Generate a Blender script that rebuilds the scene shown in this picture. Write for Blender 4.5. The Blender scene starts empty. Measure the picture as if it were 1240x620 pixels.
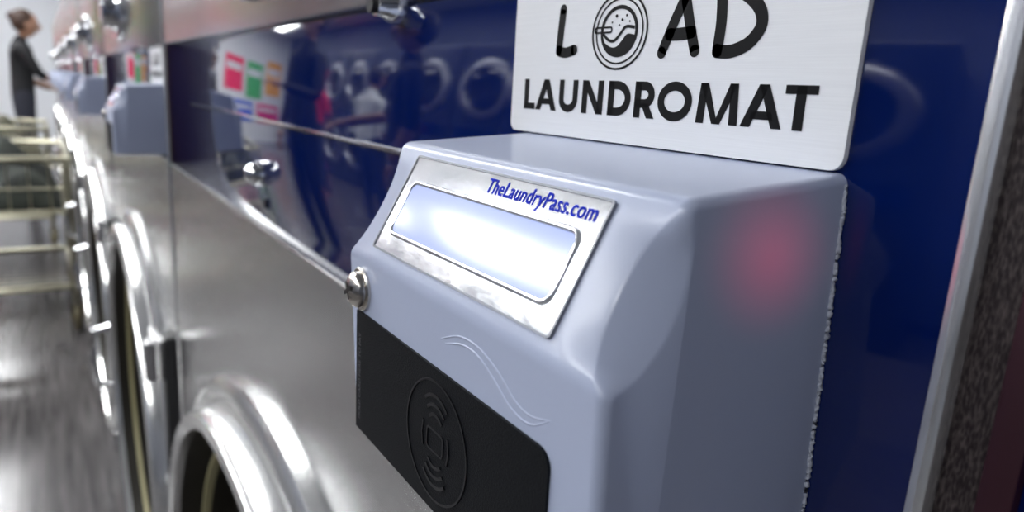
import bpy, bmesh, math, random
from mathutils import Vector, Matrix
random.seed(4)
D = 0.12
H = 1.1
PITCH = 6.9
scene = bpy.context.scene

# ------------------------------------------------------------ materials
def mat(name, col, rough=0.5, metal=0.0, coat=0.0, emit=None, estr=0.0, spec=0.5):
    m = bpy.data.materials.new(name); m.use_nodes = True
    b = m.node_tree.nodes['Principled BSDF']
    b.inputs['Base Color'].default_value = (*col, 1)
    b.inputs['Roughness'].default_value = rough
    b.inputs['Metallic'].default_value = metal
    b.inputs['Coat Weight'].default_value = coat
    b.inputs['Coat Roughness'].default_value = 0.05
    b.inputs['Specular IOR Level'].default_value = spec
    if emit:
        b.inputs['Emission Color'].default_value = (*emit, 1)
        b.inputs['Emission Strength'].default_value = estr
    return m

def add_noise(m, scale=(1, 1, 1), c1=None, c2=None, nscale=5, bump=0.0, rough=None, detail=4, lo=0.3, hi=0.7):
    nt = m.node_tree; b = nt.nodes['Principled BSDF']
    tc = nt.nodes.new('ShaderNodeTexCoord'); mp = nt.nodes.new('ShaderNodeMapping')
    mp.inputs['Scale'].default_value = scale
    n = nt.nodes.new('ShaderNodeTexNoise'); n.inputs['Scale'].default_value = nscale; n.inputs['Detail'].default_value = detail
    nt.links.new(tc.outputs['Object'], mp.inputs[0]); nt.links.new(mp.outputs[0], n.inputs['Vector'])
    if c1:
        r = nt.nodes.new('ShaderNodeValToRGB')
        r.color_ramp.elements[0].position = lo; r.color_ramp.elements[1].position = hi
        r.color_ramp.elements[0].color = (*c1, 1); r.color_ramp.elements[1].color = (*c2, 1)
        nt.links.new(n.outputs[0], r.inputs[0]); nt.links.new(r.outputs[0], b.inputs['Base Color'])
    if rough:
        mr = nt.nodes.new('ShaderNodeMapRange'); mr.inputs['To Min'].default_value = rough[0]; mr.inputs['To Max'].default_value = rough[1]
        nt.links.new(n.outputs[0], mr.inputs[0]); nt.links.new(mr.outputs[0], b.inputs['Roughness'])
    if bump:
        bp = nt.nodes.new('ShaderNodeBump'); bp.inputs['Strength'].default_value = bump; bp.inputs['Distance'].default_value = 0.001
        nt.links.new(n.outputs[0], bp.inputs['Height']); nt.links.new(bp.outputs[0], b.inputs['Normal'])
    return m

M_blue = mat('navy_enamel', (0.001, 0.009, 0.085), 0.05, 0, 0.5)
M_steel = add_noise(mat('brushed_steel', (0.62, 0.62, 0.62), 0.26, 0.94), (2, 2, 60), (0.52, 0.52, 0.52), (0.64, 0.64, 0.64), 14, 0.02)
M_alu = add_noise(mat('brushed_aluminium', (0.85, 0.86, 0.88), 0.42, 0.05), (6, 6, 600), (0.86, 0.87, 0.89), (0.92, 0.93, 0.95), 8, 0.03)
M_chrome = mat('chrome', (0.85, 0.86, 0.88), 0.1, 1.0)
M_trim = add_noise(mat('satin_trim', (0.8, 0.8, 0.8), 0.2, 0.8), (1, 1, .1), (.6, .59, .57), (.9, .9, .9), 500, .05, lo=.3, hi=.5)
M_whiterim = mat('door_rim_steel', (0.84, 0.84, 0.83), 0.2, 0.8)
M_gasket = mat('gasket_rubber', (0.42, 0.38, 0.20), 0.5)
M_glass = mat('dark_door_glass', (0.012, 0.012, 0.010), 0.06, 0, 0.0)
M_mouth = mat('drum_mouth_dark', (0.025, 0.022, 0.016), 0.4, .2)
M_black = mat('black_ink', (0.003, 0.003, 0.004), 0.5, spec=.2)
M_dark = mat('dark_gap', (0.01, 0.01, 0.012), 0.5)
M_worn = add_noise(mat('worn_edge', (0.1, 0.07, 0.06), 0.4, 0.4), (1, 1, 0.25), (0.018, 0.012, 0.013), (0.13, 0.105, 0.10), 2600, 0.15, lo=0.40, hi=0.8)
M_maroon = mat('maroon_seal', (0.03, 0.006, 0.012), 0.4)
M_cab = mat('cabinet_side', (0.35, 0.36, 0.38), 0.4, 0.6)
M_plastic = mat('reader_plastic', (0.47, 0.525, 0.69), 0.32, 0, 0.2)
add_noise(M_plastic, (1, 1, 1), nscale=900, bump=0.02)
M_plastic.node_tree.nodes['Principled BSDF'].inputs['Coat Roughness'].default_value = .12
M_pad = mat('pad_black', (0.004, 0.005, 0.007), 0.55, spec=.2)
add_noise(M_pad, (1, 1, 1), nscale=2500, bump=0.25)
M_emb = mat('pad_emboss', (0.004, 0.004, 0.006), 0.3)
M_foil = add_noise(mat('window_foil', (0.8, 0.82, 0.86), 0.17, 0.8), (1, 2, 1), (0.66, 0.68, 0.72), (0.92, 0.94, 0.97), 110, 0.09, lo=0.36, hi=0.56)
M_lcd = mat('lcd_screen', (0.22, 0.28, 0.55), 0.5, 0, 1.0, (0.42, 0.52, 1.0), 0.42)
_b = M_lcd.node_tree.nodes['Principled BSDF']
_b.inputs['Coat Roughness'].default_value = .12
_b.inputs['Coat IOR'].default_value = 1.6
M_bluetxt = mat('blue_ink', (0.004, 0.02, 0.55), 0.7, spec=.1)
M_seal = add_noise(mat('sealant', (0.5, 0.53, 0.62), 0.6), nscale=900, bump=0.5)
M_screw = add_noise(mat('screw_steel', (0.7, 0.66, 0.6), 0.25, 1.0), nscale=500, bump=0.3)
M_line = mat('window_edge', (0.22, 0.23, 0.26), 0.3, .5)

# ------------------------------------------------------------ helpers
def W(x, y, z):
    return Vector((x * D, y * D, H + z * D))

def root(name, loc):
    e = bpy.data.objects.new(name, None); e.location = loc; e.empty_display_size = 0.1
    scene.collection.objects.link(e); return e

def mk(name, verts, faces, m, parent=None, smooth=False, sharp=40, mats=None, mi=None):
    off = Vector(parent.location) if parent else Vector((0, 0, 0))
    me = bpy.data.meshes.new(name)
    me.from_pydata([tuple(Vector(v) - off) for v in verts], [], faces)
    me.validate(); 
    bm = bmesh.new(); bm.from_mesh(me); bmesh.ops.recalc_face_normals(bm, faces=bm.faces); bm.to_mesh(me); bm.free()
    for mm in (mats or [m]): me.materials.append(mm)
    if mi:
        for p, i in zip(me.polygons, mi): p.material_index = i
    if smooth:
        me.polygons.foreach_set('use_smooth', [True] * len(me.polygons))
        me.set_sharp_from_angle(angle=math.radians(sharp))
    ob = bpy.data.objects.new(name, me); scene.collection.objects.link(ob)
    if parent: ob.parent = parent
    return ob

class G:
    """geometry accumulator, world metres"""
    def __init__(s): s.v = []; s.f = []
    def add(s, v, f):
        o = len(s.v); s.v += [Vector(q) for q in v]; s.f += [[i + o for i in q] for q in f]
    def box(s, x0, x1, y0, y1, z0, z1, bev=0.0):
        bm = bmesh.new(); bmesh.ops.create_cube(bm, size=1)
        for v in bm.verts:
            v.co = Vector(((x0 + x1) / 2 + v.co.x * (x1 - x0), (y0 + y1) / 2 + v.co.y * (y1 - y0), (z0 + z1) / 2 + v.co.z * (z1 - z0)))
        if bev: bmesh.ops.bevel(bm, geom=list(bm.edges), offset=bev, segments=2, affect='EDGES', profile=0.5)
        bm.verts.index_update()
        s.add([v.co.copy() for v in bm.verts], [[v.index for v in f.verts] for f in bm.faces]); bm.free()
    def tube(s, pts, r, n=8, closed=False):
        pts = [Vector(p) for p in pts]; rings = []
        for i, p in enumerate(pts):
            if closed: t = (pts[(i + 1) % len(pts)] - pts[i - 1])
            else: t = pts[min(i + 1, len(pts) - 1)] - pts[max(i - 1, 0)]
            t.normalize()
            a = t.cross(Vector((0, 0, 1)))
            if a.length < 0.05: a = t.cross(Vector((0, 1, 0)))
            a.normalize(); b = t.cross(a)
            rr = r[i] if isinstance(r, (list, tuple)) else r
            rings.append([p + (a * math.cos(k * 2 * math.pi / n) + b * math.sin(k * 2 * math.pi / n)) * rr for k in range(n)])
        v = [q for R in rings for q in R]; f = []
        m = len(rings)
        for i in range(m if closed else m - 1):
            j = (i + 1) % m
            for k in range(n):
                f.append([i * n + k, i * n + (k + 1) % n, j * n + (k + 1) % n, j * n + k])
        if not closed: f.append(list(range(n))); f.append([(m - 1) * n + k for k in range(n)])
        s.add(v, f)
    def lathe(s, prof, c, axis='y', n=64, squash=1):
        """prof list (r, h): h along axis"""
        v = []; f = []
        for r, h in prof:
            for k in range(n):
                a = 2 * math.pi * k / n
                if axis == 'y': v.append(Vector(c) + Vector((r * math.cos(a), h, r * math.sin(a))))
                else: v.append(Vector(c) + Vector((r * math.cos(a), r * math.sin(a), h)))
        for i in range(len(prof) - 1):
            for k in range(n):
                f.append([i * n + k, i * n + (k + 1) % n, (i + 1) * n + (k + 1) % n, (i + 1) * n + k])
        s.add(v, f)
    def obj(s, name, m, parent=None, smooth=False, sharp=40):
        return mk(name, s.v, s.f, m, parent, smooth, sharp)

def clone(rt, name, off):
    e = bpy.data.objects.new(name, None); e.location = Vector(rt.location) + Vector(off)
    scene.collection.objects.link(e)
    for c in rt.children:
        o = bpy.data.objects.new(c.name.split('.')[0], c.data); o.parent = e; scene.collection.objects.link(o)
    return e

# ------------------------------------------------------------ washing machine (machine 0 of the row)
wm = root('washing_machine', W(-3.85, 3, -9.166))
g = G(); zt = 2.65
a, b_ = W(-7.27, 0.55, -9.0), W(-0.41, 6.4, zt)
g.box(a.x, b_.x, a.y, b_.y, a.z, b_.z, 0.003)
a, b_ = W(-7.27, 0.02, -9.0), W(-0.41, .56, -8.3); g.box(a.x, b_.x, a.y + .03, b_.y, a.z, b_.z, 0.003)
g.obj('cabinet', M_cab, wm)
def panel(name, x0, x1, y0, y1, z0, z1, m, bev=0.002):
    g = G(); p, q = W(x0, y0, z0), W(x1, y1, z1)
    g.box(p.x, q.x, p.y, q.y, p.z, q.z, bev * 1.0); return g.obj(name, m, wm, True, 30)
panel('blue_panel', -7.195, -0.405, 0.0, 0.56, -0.79, 0.28, M_blue, 0.0003)
panel('panel_strip', -6.1, -1.3, -0.014, 0.01, -0.213, -0.197, M_chrome, 0.0004)
cx, cz = -3.85, -5.0
c = W(cx, 0, cz)
def dl(name, prof, m, cc=c, n=96, sharp=35):
    g = G(); g.lathe([(r * D, h * D) for r, h in prof], cc, n=n); return g.obj(name, m, wm, True, sharp)
g = G()
NS = 96; RO = 2.9; Vp = []; xa, xb, za, zb_ = -7.195, -.405, -8.35, -.785
for k in range(NS):
    t = 2 * math.pi * k / NS; ct, st = math.cos(t), math.sin(t)
    Vp.append(W(cx + RO * ct, -.03, cz + RO * st))
for k in range(NS):
    t = 2 * math.pi * k / NS; ct, st = math.cos(t), math.sin(t)
    sx = ((xb - cx) if ct > 0 else (cx - xa)) / max(abs(ct), 1e-6); sz = ((zb_ - cz) if st > 0 else (cz - za)) / max(abs(st), 1e-6)
    s_ = min(sx, sz); Vp.append(W(cx + s_ * ct, -.03, cz + s_ * st))
g.add(Vp, [[k, (k + 1) % NS, NS + (k + 1) % NS, NS + k] for k in range(NS)])
p, q = W(xa, -.034, zb_ - .03), W(xb, .5, zb_); g.box(p.x, q.x, p.y, q.y, p.z, q.z, .001)
for (q0, q1) in ((xa, xa + .02), (xb - .02, xb)):
    p, q = W(q0, -.033, za), W(q1, .5, zb_); g.box(p.x, q.x, p.y, q.y, p.z, q.z, .001)
for (cx_, cz_) in ((xa, za), (xb, za), (xa, zb_), (xb, zb_)):
    dx_ = .6 if cx_ == xa else -.6; dz_ = .6 if cz_ == za else -.6
    g.add([W(cx_, -.0299, cz_), W(cx_ + dx_, -.0299, cz_), W(cx_, -.0299, cz_ + dz_)], [[0, 1, 2]])
g.obj('lower_panel', M_steel, wm)
panel('top_panel', -7.195, -0.405, -0.03, 0.56, 0.272, 2.6, M_steel, 0.0015)
panel('edge_trim', -0.412, -0.385, -0.04, 0.03, -8.35, 2.6, M_trim, 0.001)
panel('edge_worn', -7.287, -7.235, -0.012, 0.56, -8.35, 2.6, M_worn, 0.0003)
panel('edge_seal', -7.235, -7.195, -0.02, 0.56, -8.35, 2.6, M_maroon, 0.0003)
panel('kick_plate', -7.1, -0.5, 0.3, 0.6, -9.16, -8.3, M_dark)
dl('door_rim', [(3.15, -.03), (3.15, -.08), (3.10, -.12), (3.03, -.13), (3.0, -.09), (2.96, -.09), (2.94, -.24), (2.91, -.28), (2.84, -.29), (2.80, -.26), (2.79, -.20)], M_whiterim)
dl('door_well', [(2.79, -.20), (2.76, .0), (2.6, .0), (2.56, .45), (2.5, .52)], M_mouth)
dl('door_gasket', [(2.66, .0), (2.65, -.04), (2.61, -.04), (2.59, .02)], M_gasket)
dl('door_glass', [(2.58, .3), (2.3, .26), (1.8, .2), (1.2, .14), (0.6, .11), (0.001, .1)], M_glass)
g = G()
p, q = W(-0.82, -.14, -7.2), W(-0.55, -.02, -2.6); g.box(p.x, q.x, p.y, q.y, p.z, q.z, 0.003)
g.obj('door_hinge', M_dark, wm)
g = G()
for zz in (-2.75, -6.9):
    g.lathe([(0.001, .12 * D), (.1 * D, .12 * D), (.12 * D, .1 * D), (.12 * D, -.3 * D), (.001, -.32 * D)], W(-0.68, -.2, zz), 'z', 20)
    p, q = W(-1.35, -.2, zz - .12), W(-0.6, -.1, zz + .04); g.box(p.x, q.x, p.y, q.y, p.z, q.z, 0.002)
g.obj('hinge_knuckles', M_steel, wm, True)
g = G(); g.tube([W(-6.85, -.1, -4.4), W(-6.9, -.5, -4.5), W(-6.92, -.55, -5.0), W(-6.9, -.5, -5.5), W(-6.85, -.1, -5.6)], .07 * D, 10)
g.obj('door_handle', M_chrome, wm, True, 60)
dl('dispenser_dial', [(.36, 0), (.36, -.05), (.33, -.09), (.28, -.09), (.27, -.05), (.22, -.05), (.2, -.2), (.16, -.24), (.001, -.24)], M_chrome, W(-3.95, -.03, .76), 40)
dl('panel_lock', [(.07, 0), (.07, -.03), (.058, -.06), (.04, -.09), (.001, -.10)], M_chrome, W(-3.99, 0, -.5), 24, 60)
dl('lock_slot', [(.03, 0), (.03, -.01), (.001, -.012)], M_dark, W(-3.93, 0, -.66), 16)
dl('top_lock', [(.05, 0), (.05, -.04), (.038, -.06), (.033, -.09), (.001, -.095)], M_chrome, W(-2.2, .0, .255), 20, 50)
dl('top_lock_core', [(.025, 0), (.025, -.02), (.001, -.02)], M_dark, W(-2.2, -.09, .255), 16)

# ------------------------------------------------------------ card reader
cr = root('card_reader', W(-1.02, 0, -0.42))
def arcround(P, radii, seg=6):
    out = []
    for i, p in enumerate(P):
        p = Vector(p); r = radii[i]
        if r == 0: out.append(p); continue
        a = (Vector(P[i - 1]) - p).normalized(); b = (Vector(P[(i + 1) % len(P)]) - p).normalized()
        ang = a.angle(b); d = r / math.tan(ang / 2)
        c = p + (a + b).normalized() * (r / math.sin(ang / 2))
        s = p + a * d - c; e = p + b * d - c
        tot = s.angle(e)
        for k in range(seg + 1):
            t = k / seg
            out.append(c + (s * math.sin((1 - t) * tot) + e * math.sin(t * tot)) / math.sin(tot))
    return out
prof = arcround([(0, -.085), (-.333, -.112), (-.458, -.345), (-.458, -.748), (0, -.748)], [0, .028, .05, .02, 0], 8)
pp = []
for i in range(len(prof) - 1):
    a = prof[i]; b = prof[i + 1]; n = max(1, int((b - a).length / .01))
    for k in range(n): pp.append(a.lerp(b, k / n))
pp.append(prof[-1]); N = len(pp)
nor = []
for i in range(N):
    t = (pp[min(i + 1, N - 1)] - pp[max(i - 1, 0)]).normalized()
    nor.append(Vector((t.y, -t.x)))
for i in range(N):
    if nor[i].dot(pp[i] - Vector((-.15, -.42))) < 0: nor[i] = -nor[i]
nor[0] = Vector((0, 1)); nor[-1] = Vector((0, -1))
K = 10
def sstep(t): t = min(1, max(0, t)); return t * t * (3 - 2 * t)
def xlr(z):
    t = min(1, max(0, (-.345 - z) / .4))
    return -1.445 + .05 * t, -.592 + .02 * min(1, max(0, (-.1 - z) / .6))
verts = []; rows = []
for i in range(N):
    y, z = pp[i]; xl, xr = xlr(z)
    q = (-.125 - z) / .235
    w = (math.sin(math.pi * q)) if (0 < q < 1 and y < -.33) else 0
    w = w * w * (3 - 2 * w) * .35 + w * .65
    a = .018 + .036 * w; b = .018 + .05 * w
    wf = sstep(w * 1.6) * .85
    row = []
    for k in range(K + 1):
        th = k / K * math.pi / 2
        h1 = (1 - wf) * math.sin(th) + wf * (k / K); h2 = (1 - wf) * (1 - math.cos(th)) + wf * (k / K)
        x = xr - a * (1 - h1); o = b * h2
        row.append((x, y - nor[i].x * o, z - nor[i].y * o))
    left = []
    for (x, yy, zz) in row: left.append((xl + (xr - x), yy, zz))
    full = left[::-1] + [(xl + (xr - xl) * t, y, z) for t in (.2, .4, .6, .8)] + row
    rows.append(full)
n = len(rows[0])
V = [W(*p) for r in rows for p in r]; F = []
for i in range(N - 1):
    for k in range(n - 1): F.append([i * n + k, i * n + k + 1, (i + 1) * n + k + 1, (i + 1) * n + k])
F.append([i * n for i in range(N)]); F.append([i * n + n - 1 for i in range(N)])
mk('body', V, F, M_plastic, cr, True, 50)

nn = Vector((0, -.8812, .4728))
def S(x, q, h=0.0):
    p = Vector((x, -.333 - .125 * q, -.112 - .233 * q)) + nn * h
    return W(*p)
def Fr(x, z, h=0.0):  # lower front face
    return W(x, -.458 - h, z)

def ribbon(g, pts, w, P, closed=False, h=0.002, caps=False):
    pts = [Vector(p) for p in pts]; n = len(pts); L = []; R = []
    for i in range(n):
        if closed: d0 = (pts[i] - pts[i - 1]).normalized(); d1 = (pts[(i + 1) % n] - pts[i]).normalized()
        else:
            d0 = (pts[i] - pts[i - 1]).normalized() if i else (pts[1] - pts[0]).normalized()
            d1 = (pts[i + 1] - pts[i]).normalized() if i < n - 1 else d0
        t = (d0 + d1); t = t.normalized() if t.length > 1e-6 else d1
        nn_ = Vector((-t.y, t.x)); m = 1 / max(.35, nn_.dot(Vector((-d1.y, d1.x))))
        L.append(pts[i] + nn_ * w / 2 * m); R.append(pts[i] - nn_ * w / 2 * m)
    v = [P(p.x, p.y, h) for p in L] + [P(p.x, p.y, h) for p in R] + [P(p.x, p.y, 0) for p in L] + [P(p.x, p.y, 0) for p in R]
    f = []
    for i in range(n if closed else n - 1):
        j = (i + 1) % n
        f += [[i, j, n + j, n + i], [2 * n + i, 2 * n + j, j, i], [3 * n + i, 3 * n + j, n + j, n + i]]
    g.add(v, f)
    if caps:
        for p in (pts[0], pts[-1]):
            g.add([P(p.x + w / 2 * math.cos(a * math.pi / 8), p.y + w / 2 * math.sin(a * math.pi / 8), h) for a in range(16)], [list(range(16))])
def poly(g, pts, P, h): g.add([P(x, y, h) for x, y in pts] + [P(x, y, 0) for x, y in pts], [list(range(len(pts)))] + [[i, (i + 1) % len(pts), len(pts) + (i + 1) % len(pts), len(pts) + i] for i in range(len(pts))])
def rrect(x0, x1, z0, z1, r, seg=5, corners=(1, 1, 1, 1)):
    o = []
    for (cx_, cz_, a0, on) in ((x1, z1, 0, corners[0]), (x0, z1, 90, corners[1]), (x0, z0, 180, corners[2]), (x1, z0, 270, corners[3])):
        if not on: o.append((cx_, cz_)); continue
        ccx = cx_ - r if cx_ == x1 else cx_ + r; ccz = cz_ - r if cz_ == z1 else cz_ + r
        for k in range(seg + 1):
            a = math.radians(a0 + 90 * k / seg); o.append((ccx + r * math.cos(a), ccz + r * math.sin(a)))
    return o
def Sq(x, s, h=0.0): return S(x, -s / .263, h)
qs = lambda q: -q * .263
# window
wx0, wx1 = -1.327, -.714
g = G(); poly(g, rrect(wx0, wx1, qs(.89), qs(.10), .006, 3), Sq, .004); g.obj('display_window', M_foil, cr)
g = G(); ribbon(g, rrect(wx0, wx1, qs(.89), qs(.10), .006, 3), .004, Sq, True, .006); g.obj('window_edge', M_line, cr)
g = G()
rr = rrect(-1.29, -.748, qs(.74), qs(.31), .02, 5)
pts = [Sq(p[0], p[1], .004) for p in rr]; g.tube(pts, .005 * D, 8, True); g.obj('screen_bezel', M_foil, cr, True, 80)
g = G(); poly(g, rrect(-1.288, -.75, qs(.735), qs(.315), .02, 5), Sq, .0055); g.obj('screen', M_lcd, cr)
# text
def text_mesh(s, size, bold=0.0, space=1.0):
    cu = bpy.data.curves.new('t', 'FONT'); cu.body = s; cu.size = size; cu.offset = bold; cu.space_character = space
    o = bpy.data.objects.new('t', cu); scene.collection.objects.link(o)
    dg = bpy.context.evaluated_depsgraph_get(); me = bpy.data.meshes.new_from_object(o.evaluated_get(dg))
    v = [q.co.copy() for q in me.vertices]; f = [list(p.vertices) for p in me.polygons]
    bpy.data.objects.remove(o); bpy.data.meshes.remove(me); return v, f
v, f = text_mesh('TheLaundryPass.com', 1, .012, 1.06)
xm = max(p.x for p in v); wtxt = .296; sc = wtxt / xm
V = [Sq(-1.032 + p.x * sc, qs(.235) + p.y * sc * 1.15, .0050) for p in v]
mk('display_label', V, f, M_bluetxt, cr)
# pad
g = G(); poly(g, rrect(-1.378, -.675, -.74, -.468, .028, 6, (1, 0, 0, 0)), Fr, .005); g.obj('reader_pad', M_pad, cr)
g = G(); P0 = lambda x, z, h: Fr(x, z, .005 + h)
ec = Vector((-1.0, -.603))
ring = [(ec.x + .112 * math.cos(a * math.pi / 32), ec.y + .112 * math.sin(a * math.pi / 32)) for a in range(64)]
ribbon(g, ring, .004, P0, True, .002)
for sgn in (1, -1):
    for r in (.05, .068, .086):
        arc = [(ec.x + r * math.sin(math.radians(t)) * .8, ec.y + sgn * r * math.cos(math.radians(t))) for t in range(-36, 37, 6)]
        ribbon(g, arc, .006, P0, False, .002)
ribbon(g, rrect(ec.x - .03, ec.x + .03, ec.y - .02, ec.y + .02, .008, 3), .004, P0, True, .002)
ribbon(g, [(ec.x - .045, ec.y - .025), (ec.x - .05, ec.y), (ec.x - .045, ec.y + .025)], .004, P0, False, .002)
ribbon(g, [(ec.x + .045, ec.y - .025), (ec.x + .05, ec.y), (ec.x + .045, ec.y + .025)], .004, P0, False, .002)
g.obj('pad_emblem', M_emb, cr)
v, f = text_mesh('HOLD CARD HERE TO PAY', 1, .0); xm = max(p.x for p in v); sc = .2 / xm
mk('pad_text', [Fr(-1.352 - p.y * sc, -.715 + p.x * sc, .0058) for p in v], f, mat('pad_ink', (.12, .12, .13), .4), cr)
# swooshes
def smooth_pts(P, n=8):
    P = [Vector(p) for p in P]; o = []
    for i in range(len(P) - 1):
        p0, p1, p2, p3 = P[max(i - 1, 0)], P[i], P[i + 1], P[min(i + 2, len(P) - 1)]
        for k in range(n):
            t = k / n
            o.append(.5 * ((2 * p1) + (p2 - p0) * t + (2 * p0 - 5 * p1 + 4 * p2 - p3) * t * t + (3 * p1 - p0 - 3 * p2 + p3) * t ** 3))
    o.append(P[-1]); return o
g = G()
s1 = smooth_pts([(-1.0, -.411), (-.94, -.388), (-.88, -.386), (-.82, -.404), (-.77, -.431), (-.73, -.437), (-.685, -.425)])
s2 = smooth_pts([(-.985, -.415), (-.93, -.399), (-.88, -.400), (-.83, -.420), (-.78, -.446), (-.73, -.450), (-.685, -.425)])
for s_ in (s1, s2):
    pts = [Fr(p.x, p.y, -.0010) for p in s_]; nP = len(pts)
    g.tube(pts, [.0030 * D * (.5 + .5 * math.sin(math.pi * min(1, .05 + i / nP))) for i in range(nP)], 8)
g.obj('relief_lines', M_plastic, cr, True, 80)
# screw
def screw(x, z):
    g = G(); c = Fr(x, z, 0)
    g.lathe([(r * D, h * D) for r, h in [(.047, .004), (.047, -.005), (.044, -.008), (.039, -.008), (.039, -.016), (.035, -.022), (.027, -.028), (.014, -.032), (.001, -.033)]], c, n=32)
    g.obj('screw', M_screw, cr, True, 35)
    g = G(); yy = -.458 - .0335
    for a in (.5, .5 + math.pi / 2):
        dx, dz = math.cos(a) * .02, math.sin(a) * .02; px, pz = -dz * .22, dx * .22
        g.add([W(x + dx + px, yy, z + dz + pz), W(x + dx - px, yy, z + dz - pz), W(x - dx - px, yy, z - dz - pz), W(x - dx + px, yy, z - dz + pz)], [[0, 1, 2, 3]])
    g.obj('screw_slot', M_dark, cr)
screw(-1.36, -.418)
# sealant bead
g = G(); pts = []
zz = -.10
while zz > -.75:
    xr = xlr(zz)[1]; pts.append(W(xr + random.uniform(-.001, .002), -.004, zz)); zz -= .006
g.tube(pts, [random.uniform(.003, .005) * D for _ in pts], 6); g.obj('sealant_bead', M_seal, cr, True, 80)

# ------------------------------------------------------------ sign
sg = root('sign_plate', W(-1.048, 0, .1))
g = G(); Ps = lambda x, z, h: W(x, -.001 - h, z)
poly(g, rrect(-1.5, -.598, -.082, .262, .022, 6), Ps, .011); g.obj('plate', M_alu, sg)
Pt = lambda x, z, h: W(x, -.0125 - h, z)
g = G()
w = .215; SW = w * .078
x0, sx, sy, zb = -1.445, .0828, .070, -.0275
def slab(ox, a, b, c_, d, y0, y1): poly(g, [(x0 + (ox + a) * sx, zb + y0 * sy), (x0 + (ox + b) * sx, zb + y0 * sy), (x0 + (ox + c_) * sx, zb + y1 * sy), (x0 + (ox + d) * sx, zb + y1 * sy)], Pt, .0005)
def rib(ox, pts): ribbon(g, [(x0 + (ox + p[0]) * sx, zb + p[1] * sy) for p in pts], SW, Pt, False, .0005)
def arcp(cx_, cy_, rx, ry, a0, a1, n=20): return [(cx_ + rx * math.cos(math.radians(a0 + (a1 - a0) * k / n)), cy_ + ry * math.sin(math.radians(a0 + (a1 - a0) * k / n))) for k in range(n + 1)]
def gL(o): slab(o, 0, w, w, 0, 0, 1); slab(o, 0, .55, .55, 0, 0, .21); return .55
def gA(o): slab(o, 0, .235, .61, .375, 0, 1); slab(o, .745, .98, .605, .37, 0, 1); slab(o, .2, .78, .72, .26, .19, .38); return .98
def gU(o): rib(o, [(.1, 1)] + arcp(.4, .39, .3, .28, 180, 360) + [(.7, 1)]); return .8
def gN(o): slab(o, 0, w, w, 0, 0, 1); slab(o, .63, .84, .84, .63, 0, 1); slab(o, .60, .84, .24, 0, 0, 1); return .84
def gD(o): slab(o, 0, w, w, 0, 0, 1); rib(o, [(.05, .12), (.3, .12)] + arcp(.32, .5, .4, .38, -90, 90) + [(.3, .88), (.05, .88)]); return .82
def gR(o): slab(o, 0, w, w, 0, 0, 1); rib(o, [(.05, .40), (.3, .40)] + arcp(.34, .64, .22, .24, -90, 90) + [(.3, .88), (.05, .88)]); slab(o, .45, .7, .46, .22, 0, .42); return .68
def gO(o): ribbon(g, [(x0 + (o + p[0]) * sx, zb + p[1] * sy) for p in arcp(.52, .5, .42, .40, 0, 360, 40)[:-1]], SW, Pt, True, .0005); return 1.04
def gM(o): slab(o, 0, w, .255, .06, 0, 1); slab(o, .905, 1.12, 1.06, .865, 0, 1); slab(o, .455, .61, .27, .06, 0, 1); slab(o, .51, .665, 1.06, .85, 0, 1); return 1.12
def gT(o): slab(o, .24, .46, .46, .24, 0, 1); slab(o, 0, .7, .7, 0, .8, 1); return .7
o = 0; gl = [gL, gA, gU, gN, gD, gR, gO, gM, gA, gT]
for i, f_ in enumerate(gl):
    o += f_(o) + [.04, .12, .2, .2, .14, .10, .16, .08, .0, 0][i]
g.obj('lettering_lower', M_black, sg)
g = G()
def cs(ox, oz, sw, sh, pts, sm=True):
    q = smooth_pts(pts, 6) if sm else [Vector(p) for p in pts]
    ribbon(g, [(ox + p[0] * sw, oz + p[1] * sh) for p in q], .0225, Pt, False, .0005, True)
cs(-1.318, .099, .05, .095, [(.14, 1), (.06, .55), (0, .08)]); cs(-1.318, .099, .05, .095, [(0, .06), (.5, .02), (1.1, .08)])
cs(-.995, .096, .082, .098, [(0, 0), (.3, .55), (.58, 1)]); cs(-.995, .096, .082, .098, [(.58, 1), (.78, .5), (1.0, .02)]); cs(-.995, .096, .082, .098, [(.2, .33), (.5, .33), (.86, .35)])
cs(-.868, .096, .086, .098, [(.05, .98), (.1, .5), (.08, .02)]); cs(-.868, .096, .086, .098, [(0, 1), (.5, .98), (.95, .72), (1.08, .42), (.85, .14), (.45, 0), (.08, 0)])
# washing-machine O
oc = Vector((-1.121, .140))
SX = 1.1
def circ(r, wd): ribbon(g, [(oc.x + SX * r * math.cos(a * math.pi / 24), oc.y + r * math.sin(a * math.pi / 24)) for a in range(48)], wd, Pt, True, .0005)
circ(.074, .0045); circ(.063, .0035); circ(.047, .0075)
wave = smooth_pts([(-.047, -.004), (-.03, -.016), (-.012, -.018), (.004, -.006), (.02, .008), (.046, .006)], 5)
wave2 = smooth_pts([(-.044, -.02), (-.022, -.03), (-.004, -.03), (.012, -.018), (.026, -.006), (.047, -.008)], 5)
ribbon(g, [(oc.x + p.x, oc.y + p.y) for p in wave], .006, Pt, False, .0005)
poly(g, [(oc.x + p.x, oc.y + p.y) for p in wave2] + [(oc.x + SX * .045 * math.cos(math.radians(t)), oc.y + .045 * math.sin(math.radians(t))) for t in range(-15, -150, -12)], Pt, .0006)
for (dx, dz, r) in ((-.01, .03, .0035), (.008, .022, .003), (.02, .03, .0025), (-.022, .018, .002), (.0, .012, .002), (.03, .018, .002)):
    poly(g, [(oc.x + dx + r * math.cos(a * math.pi / 5), oc.y + dz + r * math.sin(a * math.pi / 5)) for a in range(10)], Pt, .0005)
ribbon(g, rrect(oc.x - .074, oc.x - .022, oc.y - .001, oc.y + .009, .004, 3), .0035, Pt, True, .0008)
g.obj('lettering_upper', M_black, sg)

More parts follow.
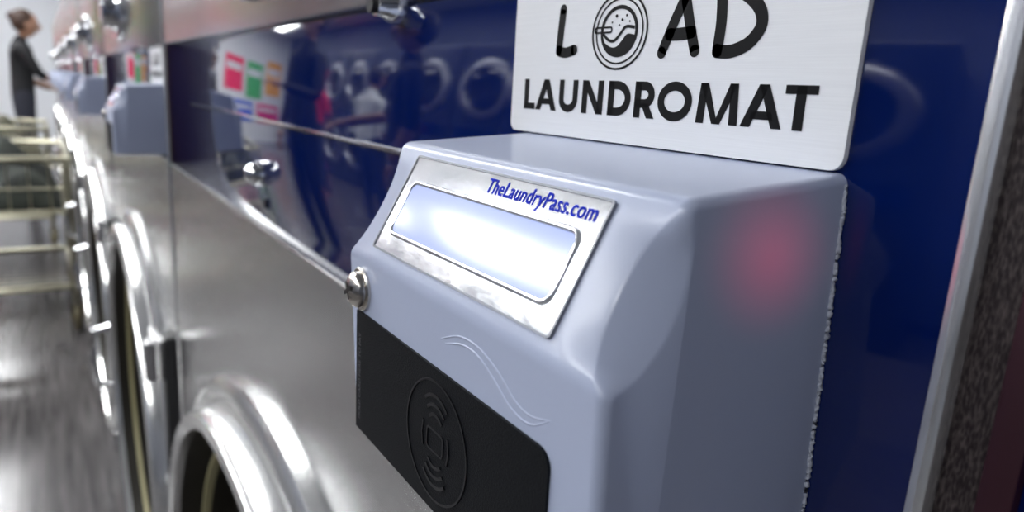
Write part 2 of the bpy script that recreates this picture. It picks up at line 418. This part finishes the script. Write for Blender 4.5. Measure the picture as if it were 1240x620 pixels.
for k in list(range(1, 8)) + [-1]:
    off = (-PITCH * D * k, 0, 0)
    clone(wm, 'washing_machine', off); clone(cr, 'card_reader', off); clone(sg, 'sign_plate', off)

# ------------------------------------------------------------ room
X0, X1, Y0, Y1, ZC = -12.0, 3.2, -3.6, 0.86, 2.9
M_floor = add_noise(mat('vinyl_plank', (.3, .28, .27), .2), (.6, 9, 1), (.045, .043, .045), (.14, .13, .13), 5, 0.05)
M_wall = mat('wall_paint', (.75, .77, .8), .6)
M_wallf = mat('wall_paint_grey', (.10, .115, .16), .6)
M_ceil = mat('ceiling_tile', (.45, .46, .48), .8)
def slabobj(name, x0_, x1_, y0_, y1_, z0_, z1_, m, parent=None):
    g = G(); g.box(x0_, x1_, y0_, y1_, z0_, z1_); return g.obj(name, m, parent)
slabobj('floor', X0, X1, Y0, Y1, -.05, 0, M_floor)
slabobj('ceiling', X0, X1, Y0, Y1, ZC, ZC + .05, M_ceil)
slabobj('wall_back', X0, X1, Y1, Y1 + .08, 0, ZC, M_wall)
slabobj('wall_front', X0, X1, Y0 - .08, Y0, 0, ZC, M_wallf)
slabobj('wall_left', X0 - .08, X0, Y0, Y1, 0, ZC, M_wall)
slabobj('wall_right', X1, X1 + .08, Y0, Y1, 0, ZC, M_wallf)
slabobj('baseboard_front', X0, X1, Y0, Y0 + .015, 0, .1, M_dark)

# ceiling lights
M_diff = mat('lamp_diffuser', (1, 1, 1), .5, emit=(.97, .985, 1), estr=24)
M_house = mat('lamp_housing', (.8, .8, .8), .4)
lt = root('ceiling_light', (-4.6, -2.6, ZC - .05))
g = G(); g.box(-5.4, -3.8, -2.8, -2.40, ZC - .08, ZC - .001, .005); g.obj('housing', M_house, lt)
g = G(); g.box(-5.37, -3.83, -2.77, -2.43, ZC - .09, ZC - .08); g.obj('diffuser', M_diff, lt)
for dx in (-5.4, -2.7, 1.7, 3.6, 5.6):
    clone(lt, 'ceiling_light', (dx, 0, 0))
for dx in (-5.4, -2.7, 0, 1.9):
    clone(lt, 'ceiling_light', (dx, 1.8, 0))

# dryers along opposite wall
dr = root('tumble_dryer', (-4.0, -3.2, 0))
g = G(); g.box(-4.4, -3.6, -3.57, -2.9, .02, 2.1, .01); g.obj('cabinet', mat('dryer_enamel', (.03, .04, .08), .3), dr)
M_ringsoft = mat('dryer_ring', (.45, .46, .5), .35, .9)
for zz in (.6, 1.6):
    g = G(); g.lathe([(.33, 0), (.33, .03), (.3, .05), (.25, .05), (.24, .02)], (-4.0, -2.9, zz)); g.obj('door_ring', M_ringsoft, dr, True)
    g = G(); g.lathe([(.245, .02), (.15, .035), (.001, .04)], (-4.0, -2.9, zz)); g.obj('door_glass', M_glass, dr, True)
g = G(); g.box(-4.35, -3.65, -2.9, -2.88, 1.02, 1.16, .004); g.obj('control_strip', M_blue, dr)
for k in (-2.46, -1.64, -.82, .82, 1.64, 2.46, 3.28, -4.92): clone(dr, 'tumble_dryer', (k, 0, 0))
vm = root('vending_machine', (-7.5, -3.2, 0))
g = G(); g.box(-7.9, -7.1, -3.57, -2.85, .02, 1.85, .015); g.obj('cabinet', mat('vending_red', (.75, .02, .06), .3), vm)
g = G(); g.box(-7.8, -7.35, -2.85, -2.83, .6, 1.7, .004); g.obj('front_glass', mat('vending_front', (.3, .5, .2), .2), vm)
g = G(); g.box(-7.28, -7.15, -2.85, -2.83, 1.0, 1.5, .004); g.obj('coin_panel', M_dark, vm)
def poster(x, z, w_, h_, col):
    p = root('poster', (X0 + .01, x, z)); g = G(); g.box(X0 + .001, X0 + .012, x - w_ / 2, x + w_ / 2, z - h_ / 2, z + h_ / 2); g.obj('sheet', mat('poster_ink', col, .5), p)
    g = G(); g.box(X0 + .012, X0 + .014, x - w_ * .4, x + w_ * .4, z + h_ * .1, z + h_ * .3); g.obj('headline', M_wall, p)
poster(-1.35, 1.6, .9, .8, (.9, .02, .10)); poster(-2.3, 1.55, .7, .9, (.06, .45, .10)); poster(-3.1, 1.7, .6, .9, (.9, .4, .03)); poster(-1.8, .75, .9, .5, (.04, .12, .7)); poster(-2.9, .75, .9, .5, (.8, .03, .2))

# ------------------------------------------------------------ people
M_skin = mat('skin', (.42, .22, .14), .5)
def person(name, loc, ang, J, shirt, pants, hair, bun=False, scale=1.0, sleeves=False):
    jt = dict(pelvis=(0, 0, .93), spine=(0, 0, 1.1), chest=(0, .01, 1.29), neck=(0, 0, 1.43), head=(0, .02, 1.52),
              ls=(-.17, 0, 1.38), le=(-.23, -.02, 1.1), lw=(-.22, .08, .87), rs=(.17, 0, 1.38), re=(.23, -.02, 1.1), rw=(.22, .08, .87),
              lh=(-.09, 0, .87), lk=(-.1, .02, .48), la=(-.1, -.02, .09), lt=(-.11, .13, .035),
              rh=(.09, 0, .87), rk=(.1, .02, .48), ra=(.1, -.02, .09), rt=(.11, .13, .035))
    jt.update(J)
    rad = dict(pelvis=(.155, .12), spine=(.13, .095), chest=(.155, .11), neck=(.06, .06), head=(.05, .05), ls=(.06, .06), le=(.042, .042), lw=(.028, .028),
               rs=(.06, .06), re=(.042, .042), rw=(.028, .028), lh=(.09, .095), lk=(.06, .062), la=(.04, .042), lt=(.038, .03), rh=(.09, .095), rk=(.06, .062), ra=(.04, .042), rt=(.038, .03))
    names = list(jt); idx = {n_: i for i, n_ in enumerate(names)}
    E = [('pelvis', 'spine', 0), ('spine', 'chest', 0), ('chest', 'neck', 0), ('neck', 'head', 2), ('chest', 'ls', 0), ('ls', 'le', 0), ('le', 'lw', 0 if sleeves else 2),
         ('chest', 'rs', 0), ('rs', 're', 0), ('re', 'rw', 0 if sleeves else 2), ('pelvis', 'lh', 1), ('lh', 'lk', 1), ('lk', 'la', 1), ('la', 'lt', 3), ('pelvis', 'rh', 1), ('rh', 'rk', 1), ('rk', 'ra', 1), ('ra', 'rt', 3)]
    mats = [mat('shirt', shirt, .8), mat('trousers', pants, .8), M_skin, mat('shoes', (.05, .05, .06), .5), mat('hair', hair, .6), mat('eye', (.02, .02, .02), .2), mat('lips', (.4, .12, .1), .5)]
    def skinmesh(vs, es, rs, rootv):
        me = bpy.data.meshes.new('sk'); me.from_pydata(vs, es, []); ob = bpy.data.objects.new('sk', me); scene.collection.objects.link(ob)
        sk = ob.modifiers.new('s', 'SKIN'); ob.modifiers.new('d', 'SUBSURF').levels = 2
        lay = me.skin_vertices[0].data if len(me.skin_vertices) else None
        if lay is None:
            bm = bmesh.new(); bm.from_mesh(me); bm.verts.layers.skin.verify(); bm.to_mesh(me); bm.free(); lay = me.skin_vertices[0].data
        for i, r in enumerate(rs): lay[i].radius = r; lay[i].use_root = (i == rootv)
        dg = bpy.context.evaluated_depsgraph_get(); dg.update(); e = bpy.data.meshes.new_from_object(ob.evaluated_get(dg))
        V_ = [v.co.copy() for v in e.vertices]; F_ = [list(p.vertices) for p in e.polygons]
        bpy.data.objects.remove(ob); bpy.data.meshes.remove(e); return V_, F_
    V_, F_ = skinmesh([jt[n_] for n_ in names], [(idx[a], idx[b]) for a, b, _ in E], [rad[n_] for n_ in names], 0)
    mi = []
    for fc in F_:
        c_ = sum((V_[i] for i in fc), Vector()) / len(fc); best = (9, 0)
        for a, b, m_ in E:
            A = Vector(jt[a]); B = Vector(jt[b]); t = max(0, min(1, (c_ - A).dot(B - A) / (B - A).length_squared)); d = (c_ - A.lerp(B, t)).length / ((rad[a][0] + rad[b][0]) / 2)
            if d < best[0]: best = (d, m_)
        mi.append(best[1])
    for s_, wn, en in ((-1, 'lw', 'le'), (1, 'rw', 're')):
        wv = Vector(jt[wn]); d = (wv - Vector(jt[en])).normalized(); side = d.cross(Vector((0, 0, 1)))
        if side.length < .3: side = Vector((0, 1, 0))
        side.normalize(); up = side.cross(d).normalized()
        palm = wv + d * .08
        vs = [wv, palm]; es = [(0, 1)]; rs = [(.026, .022), (.036, .018)]
        pv, pf = skinmesh(vs, es, rs, 0); o_ = len(V_); V_ += pv; F_ += [[i + o_ for i in q_] for q_ in pf]; mi += [2] * len(pf)
        for j, (o2, ln) in enumerate(((-.03, .065), (-.01, .078), (.01, .072), (.028, .055), (-.04, .05))):
            base = palm + side * o2 if j < 4 else wv + d * .03 - side * .03
            dd = d if j < 4 else (d - side * .8).normalized()
            vs = [base, base + dd * ln * .45 - up * .008, base + dd * ln - up * .028]
            pv, pf = skinmesh(vs, [(0, 1), (1, 2)], [(.009, .009), (.008, .008), (.006, .006)], 0); o_ = len(V_); V_ += pv; F_ += [[i + o_ for i in q_] for q_ in pf]; mi += [2] * len(pf)
    hc = Vector(jt['head']) + Vector((0, .02, .09))
    def ell(c_, r, m_, n1=20, n2=14, fn=None):
        o_ = len(V_)
        for i in range(n2 + 1):
            ph = math.pi * i / n2
            for j in range(n1):
                th = 2 * math.pi * j / n1; p = Vector((math.sin(ph) * math.cos(th), math.sin(ph) * math.sin(th), math.cos(ph)))
                if fn: p = fn(p)
                V_.append(c_ + Vector((p.x * r[0], p.y * r[1], p.z * r[2])))
        for i in range(n2):
            for j in range(n1): F_.append([o_ + i * n1 + j, o_ + i * n1 + (j + 1) % n1, o_ + (i + 1) * n1 + (j + 1) % n1, o_ + (i + 1) * n1 + j]); mi.append(m_)
    def headf(p):
        q = p.copy()
        if p.z < 0: q.x *= 1 + .3 * p.z; q.y *= 1 + .12 * p.z
        if p.y > .8 and -.35 < p.z < .05: q.y += .05
        return q
    ell(hc, (.076, .097, .118), 2, 28, 20, headf)
    ell(hc + Vector((0, .103, -.018)), (.012, .018, .024), 2, 10, 8)
    for s_ in (-1, 1):
        ell(hc + Vector((s_ * .03, .086, .01)), (.012, .01, .008), 5, 10, 6); ell(hc + Vector((s_ * .077, 0, -.01)), (.01, .018, .03), 2, 10, 8)
    ell(hc + Vector((0, .09, -.06)), (.022, .01, .008), 6, 10, 6)
    ell(hc + Vector((0, -.022, .024)), (.083, .098, .108), 4, 24, 16)
    if bun: ell(hc + Vector((0, -.10, .06)), (.04, .04, .04), 4, 14, 10)
    R = Matrix.Rotation(ang, 4, 'Z'); T = Matrix.Translation(loc)
    e = root(name, loc)
    mk('body', [T @ R @ (v * scale) for v in V_], F_, None, e, True, 70, mats=mats, mi=mi)
    return e
person('woman', (-7.3, -.235, 0), 0.1, dict(rw=(.16, .30, 1.08), re=(.25, .12, 1.14), lw=(-.14, .26, 1.02), le=(-.25, .05, 1.1), head=(0, .05, 1.50), chest=(0, .03, 1.28)), (.005, .005, .007), (.02, .022, .035), (.06, .03, .02), True, .91)
person('man', (-3.0, -.98, 0), -.3, dict(rw=(.1, .3, 1.15), re=(.24, .05, 1.12)), (.004, .005, .008), (.008, .010, .02), (.01, .01, .01), False, 1.05, True)
person('man', (-2.0, -1.22, 0), .5, dict(lw=(-.05, .32, 1.05), le=(-.24, .06, 1.12)), (.005, .006, .012), (.3, .3, .32), (.02, .015, .01), False, 1.0)
person('woman', (-5.2, -2.0, 0), 2.6, dict(lw=(-.05, .32, 1.05), le=(-.24, .06, 1.12)), (.65, .02, .06), (.03, .04, .1), (.02, .015, .01), False, .95)
person('woman', (-6.6, -2.2, 0), 1.2, dict(rw=(.05, .32, 1.15), re=(.24, .06, 1.12)), (.25, .5, .08), (.03, .04, .1), (.02, .015, .01), False, .95)
person('woman', (-3.6, -1.95, 0), 2.9, dict(rw=(.05, .32, 1.15), re=(.24, .06, 1.12)), (.8, .82, .85), (.03, .04, .1), (.02, .015, .01), False, .93)

# ------------------------------------------------------------ laundry carts
M_brass = mat('cart_metal', (.42, .40, .30), .3, .9)
M_cloth = add_noise(mat('laundry_cloth', (.06, .07, .06), .9), (1, 1, 1), (.008, .010, .010), (.035, .042, .032), 9, .3)
M_cloth2 = add_noise(mat('laundry_olive', (.3, .3, .22), .9), (1, 1, 1), (.05, .05, .03), (.18, .17, .13), 7, .3)
M_caster = mat('caster_rubber', (.12, .10, .05), .5)
def cart(x0_, x1_, y0_, y1_, cloth):
    e = root('laundry_cart', ((x0_ + x1_) / 2, (y0_ + y1_) / 2, 0))
    g = G()
    def loop(z, ins=0, r=.014): g.tube([(x0_ + ins, y0_ + ins, z), (x1_ - ins, y0_ + ins, z), (x1_ - ins, y1_ - ins, z), (x0_ + ins, y1_ - ins, z)], r, 8, True)
    loop(.74); loop(.62, .01, .005); loop(.52, .02, .010); loop(.2, .01, .014)
    for x in (x0_, x1_):
        for y in (y0_, y1_):
            sx_ = .01 if x == x0_ else -.01; sy_ = .01 if y == y0_ else -.01
            g.tube([(x, y, .74), (x + sx_ * .6, y + sy_ * .6, .5), (x + sx_, y + sy_, .12)], .013, 8)
    n_ = 12
    for i in range(n_ + 1):
        x = x0_ + (x1_ - x0_) * i / n_
        g.tube([(x, y0_, .74), (x, y0_ + .02, .52), (x, y1_ - .02, .52), (x, y1_, .74)], .003, 5)
        g.tube([(x, y0_ + .01, .2), (x, y1_ - .01, .2)], .003, 5)
    for i in range(1, 8):
        y = y0_ + (y1_ - y0_) * i / 8
        g.tube([(x0_, y, .74), (x0_ + .02, y, .52), (x1_ - .02, y, .52), (x1_, y, .74)], .003, 5)
    g.obj('frame', M_brass, e, True, 60)
    g = G()
    for x in (x0_ + .01, x1_ - .01):
        for y in (y0_ + .01, y1_ - .01):
            g.lathe([(.012, -.014), (.04, -.014), (.055, -.008), (.055, .008), (.04, .014), (.012, .014)], (x, y, .056), 'y', 20)
            g.tube([(x, y - .02, .056), (x, y - .02, .12), (x, y + .02, .12), (x, y + .02, .056)], .006, 6)
    g.obj('casters', M_caster, e, True, 40)
    g = G(); vv = []; ff = []; nx, ny = 26, 18
    for i in range(nx):
        for j in range(ny):
            u_ = i / (nx - 1); v_ = j / (ny - 1); bmp = math.sin(u_ * math.pi) ** .4 * math.sin(v_ * math.pi) ** .4 if 0 < u_ < 1 and 0 < v_ < 1 else 0
            vv.append((x0_ + .03 + (x1_ - x0_ - .06) * u_, y0_ + .03 + (y1_ - y0_ - .06) * v_, .54 + bmp * (.17 + .06 * math.sin(u_ * 11 + v_ * 5) + .04 * math.cos(v_ * 13 - u_ * 4))))
    for i in range(nx - 1):
        for j in range(ny - 1): ff.append([i * ny + j, (i + 1) * ny + j, (i + 1) * ny + j + 1, i * ny + j + 1])
    o_ = len(vv); vv += [(p[0], p[1], .53) for p in (vv[0], vv[ny - 1], vv[(nx - 1) * ny + ny - 1], vv[(nx - 1) * ny])]; ff.append([o_, o_ + 1, o_ + 2, o_ + 3])
    g.add(vv, ff); g.obj('laundry', cloth, e, True, 80)
cart(-4.2, -3.4, -.60, -.045, M_cloth)
cart(-5.9, -5.15, -.65, -.10, M_cloth2)

# ------------------------------------------------------------ lights
w_ = bpy.data.worlds.new('w'); scene.world = w_; w_.use_nodes = True
w_.node_tree.nodes['Background'].inputs[0].default_value = (.9, .95, 1, 1); w_.node_tree.nodes['Background'].inputs[1].default_value = .6
sl = bpy.data.lights.new('added_red_spot', 'SPOT'); sl.color = (1, .02, .10); sl.energy = 4; sl.spot_size = math.radians(2.6); sl.spot_blend = 1; sl.shadow_soft_size = .008  # added unseen spot; its red patch stands in for a reflection on the reader
so = bpy.data.objects.new('added_red_spot', sl); scene.collection.objects.link(so)
tgt = W(-.59, -.16, -.197); src = Vector((.28, -.26, 1.16)); so.location = src
so.rotation_euler = (tgt - src).to_track_quat('-Z', 'Y').to_euler()

# ------------------------------------------------------------ camera
cd = bpy.data.cameras.new('camera'); cam = bpy.data.objects.new('camera', cd); scene.collection.objects.link(cam)
r_ = Vector((.5489, .8339, .0580)); up_ = Vector((-.2176, .0756, .9731)); bk = Vector((.8071, -.5467, .2230))
bk.normalize(); r_ = (r_ - bk * r_.dot(bk)).normalized(); up_ = bk.cross(r_)
m3 = Matrix((r_, up_, bk)).transposed()
cam.matrix_world = Matrix.Translation((0, -D, H)) @ m3.to_4x4()
cd.sensor_width = 36; cd.lens = 845.5 / 1240 * 36; cd.clip_start = .005; cd.clip_end = 60
cd.dof.use_dof = True; cd.dof.focus_distance = .15; cd.dof.aperture_fstop = 15
scene.camera = cam
scene.view_settings.view_transform = 'Standard'
scene.view_settings.exposure = 0.22
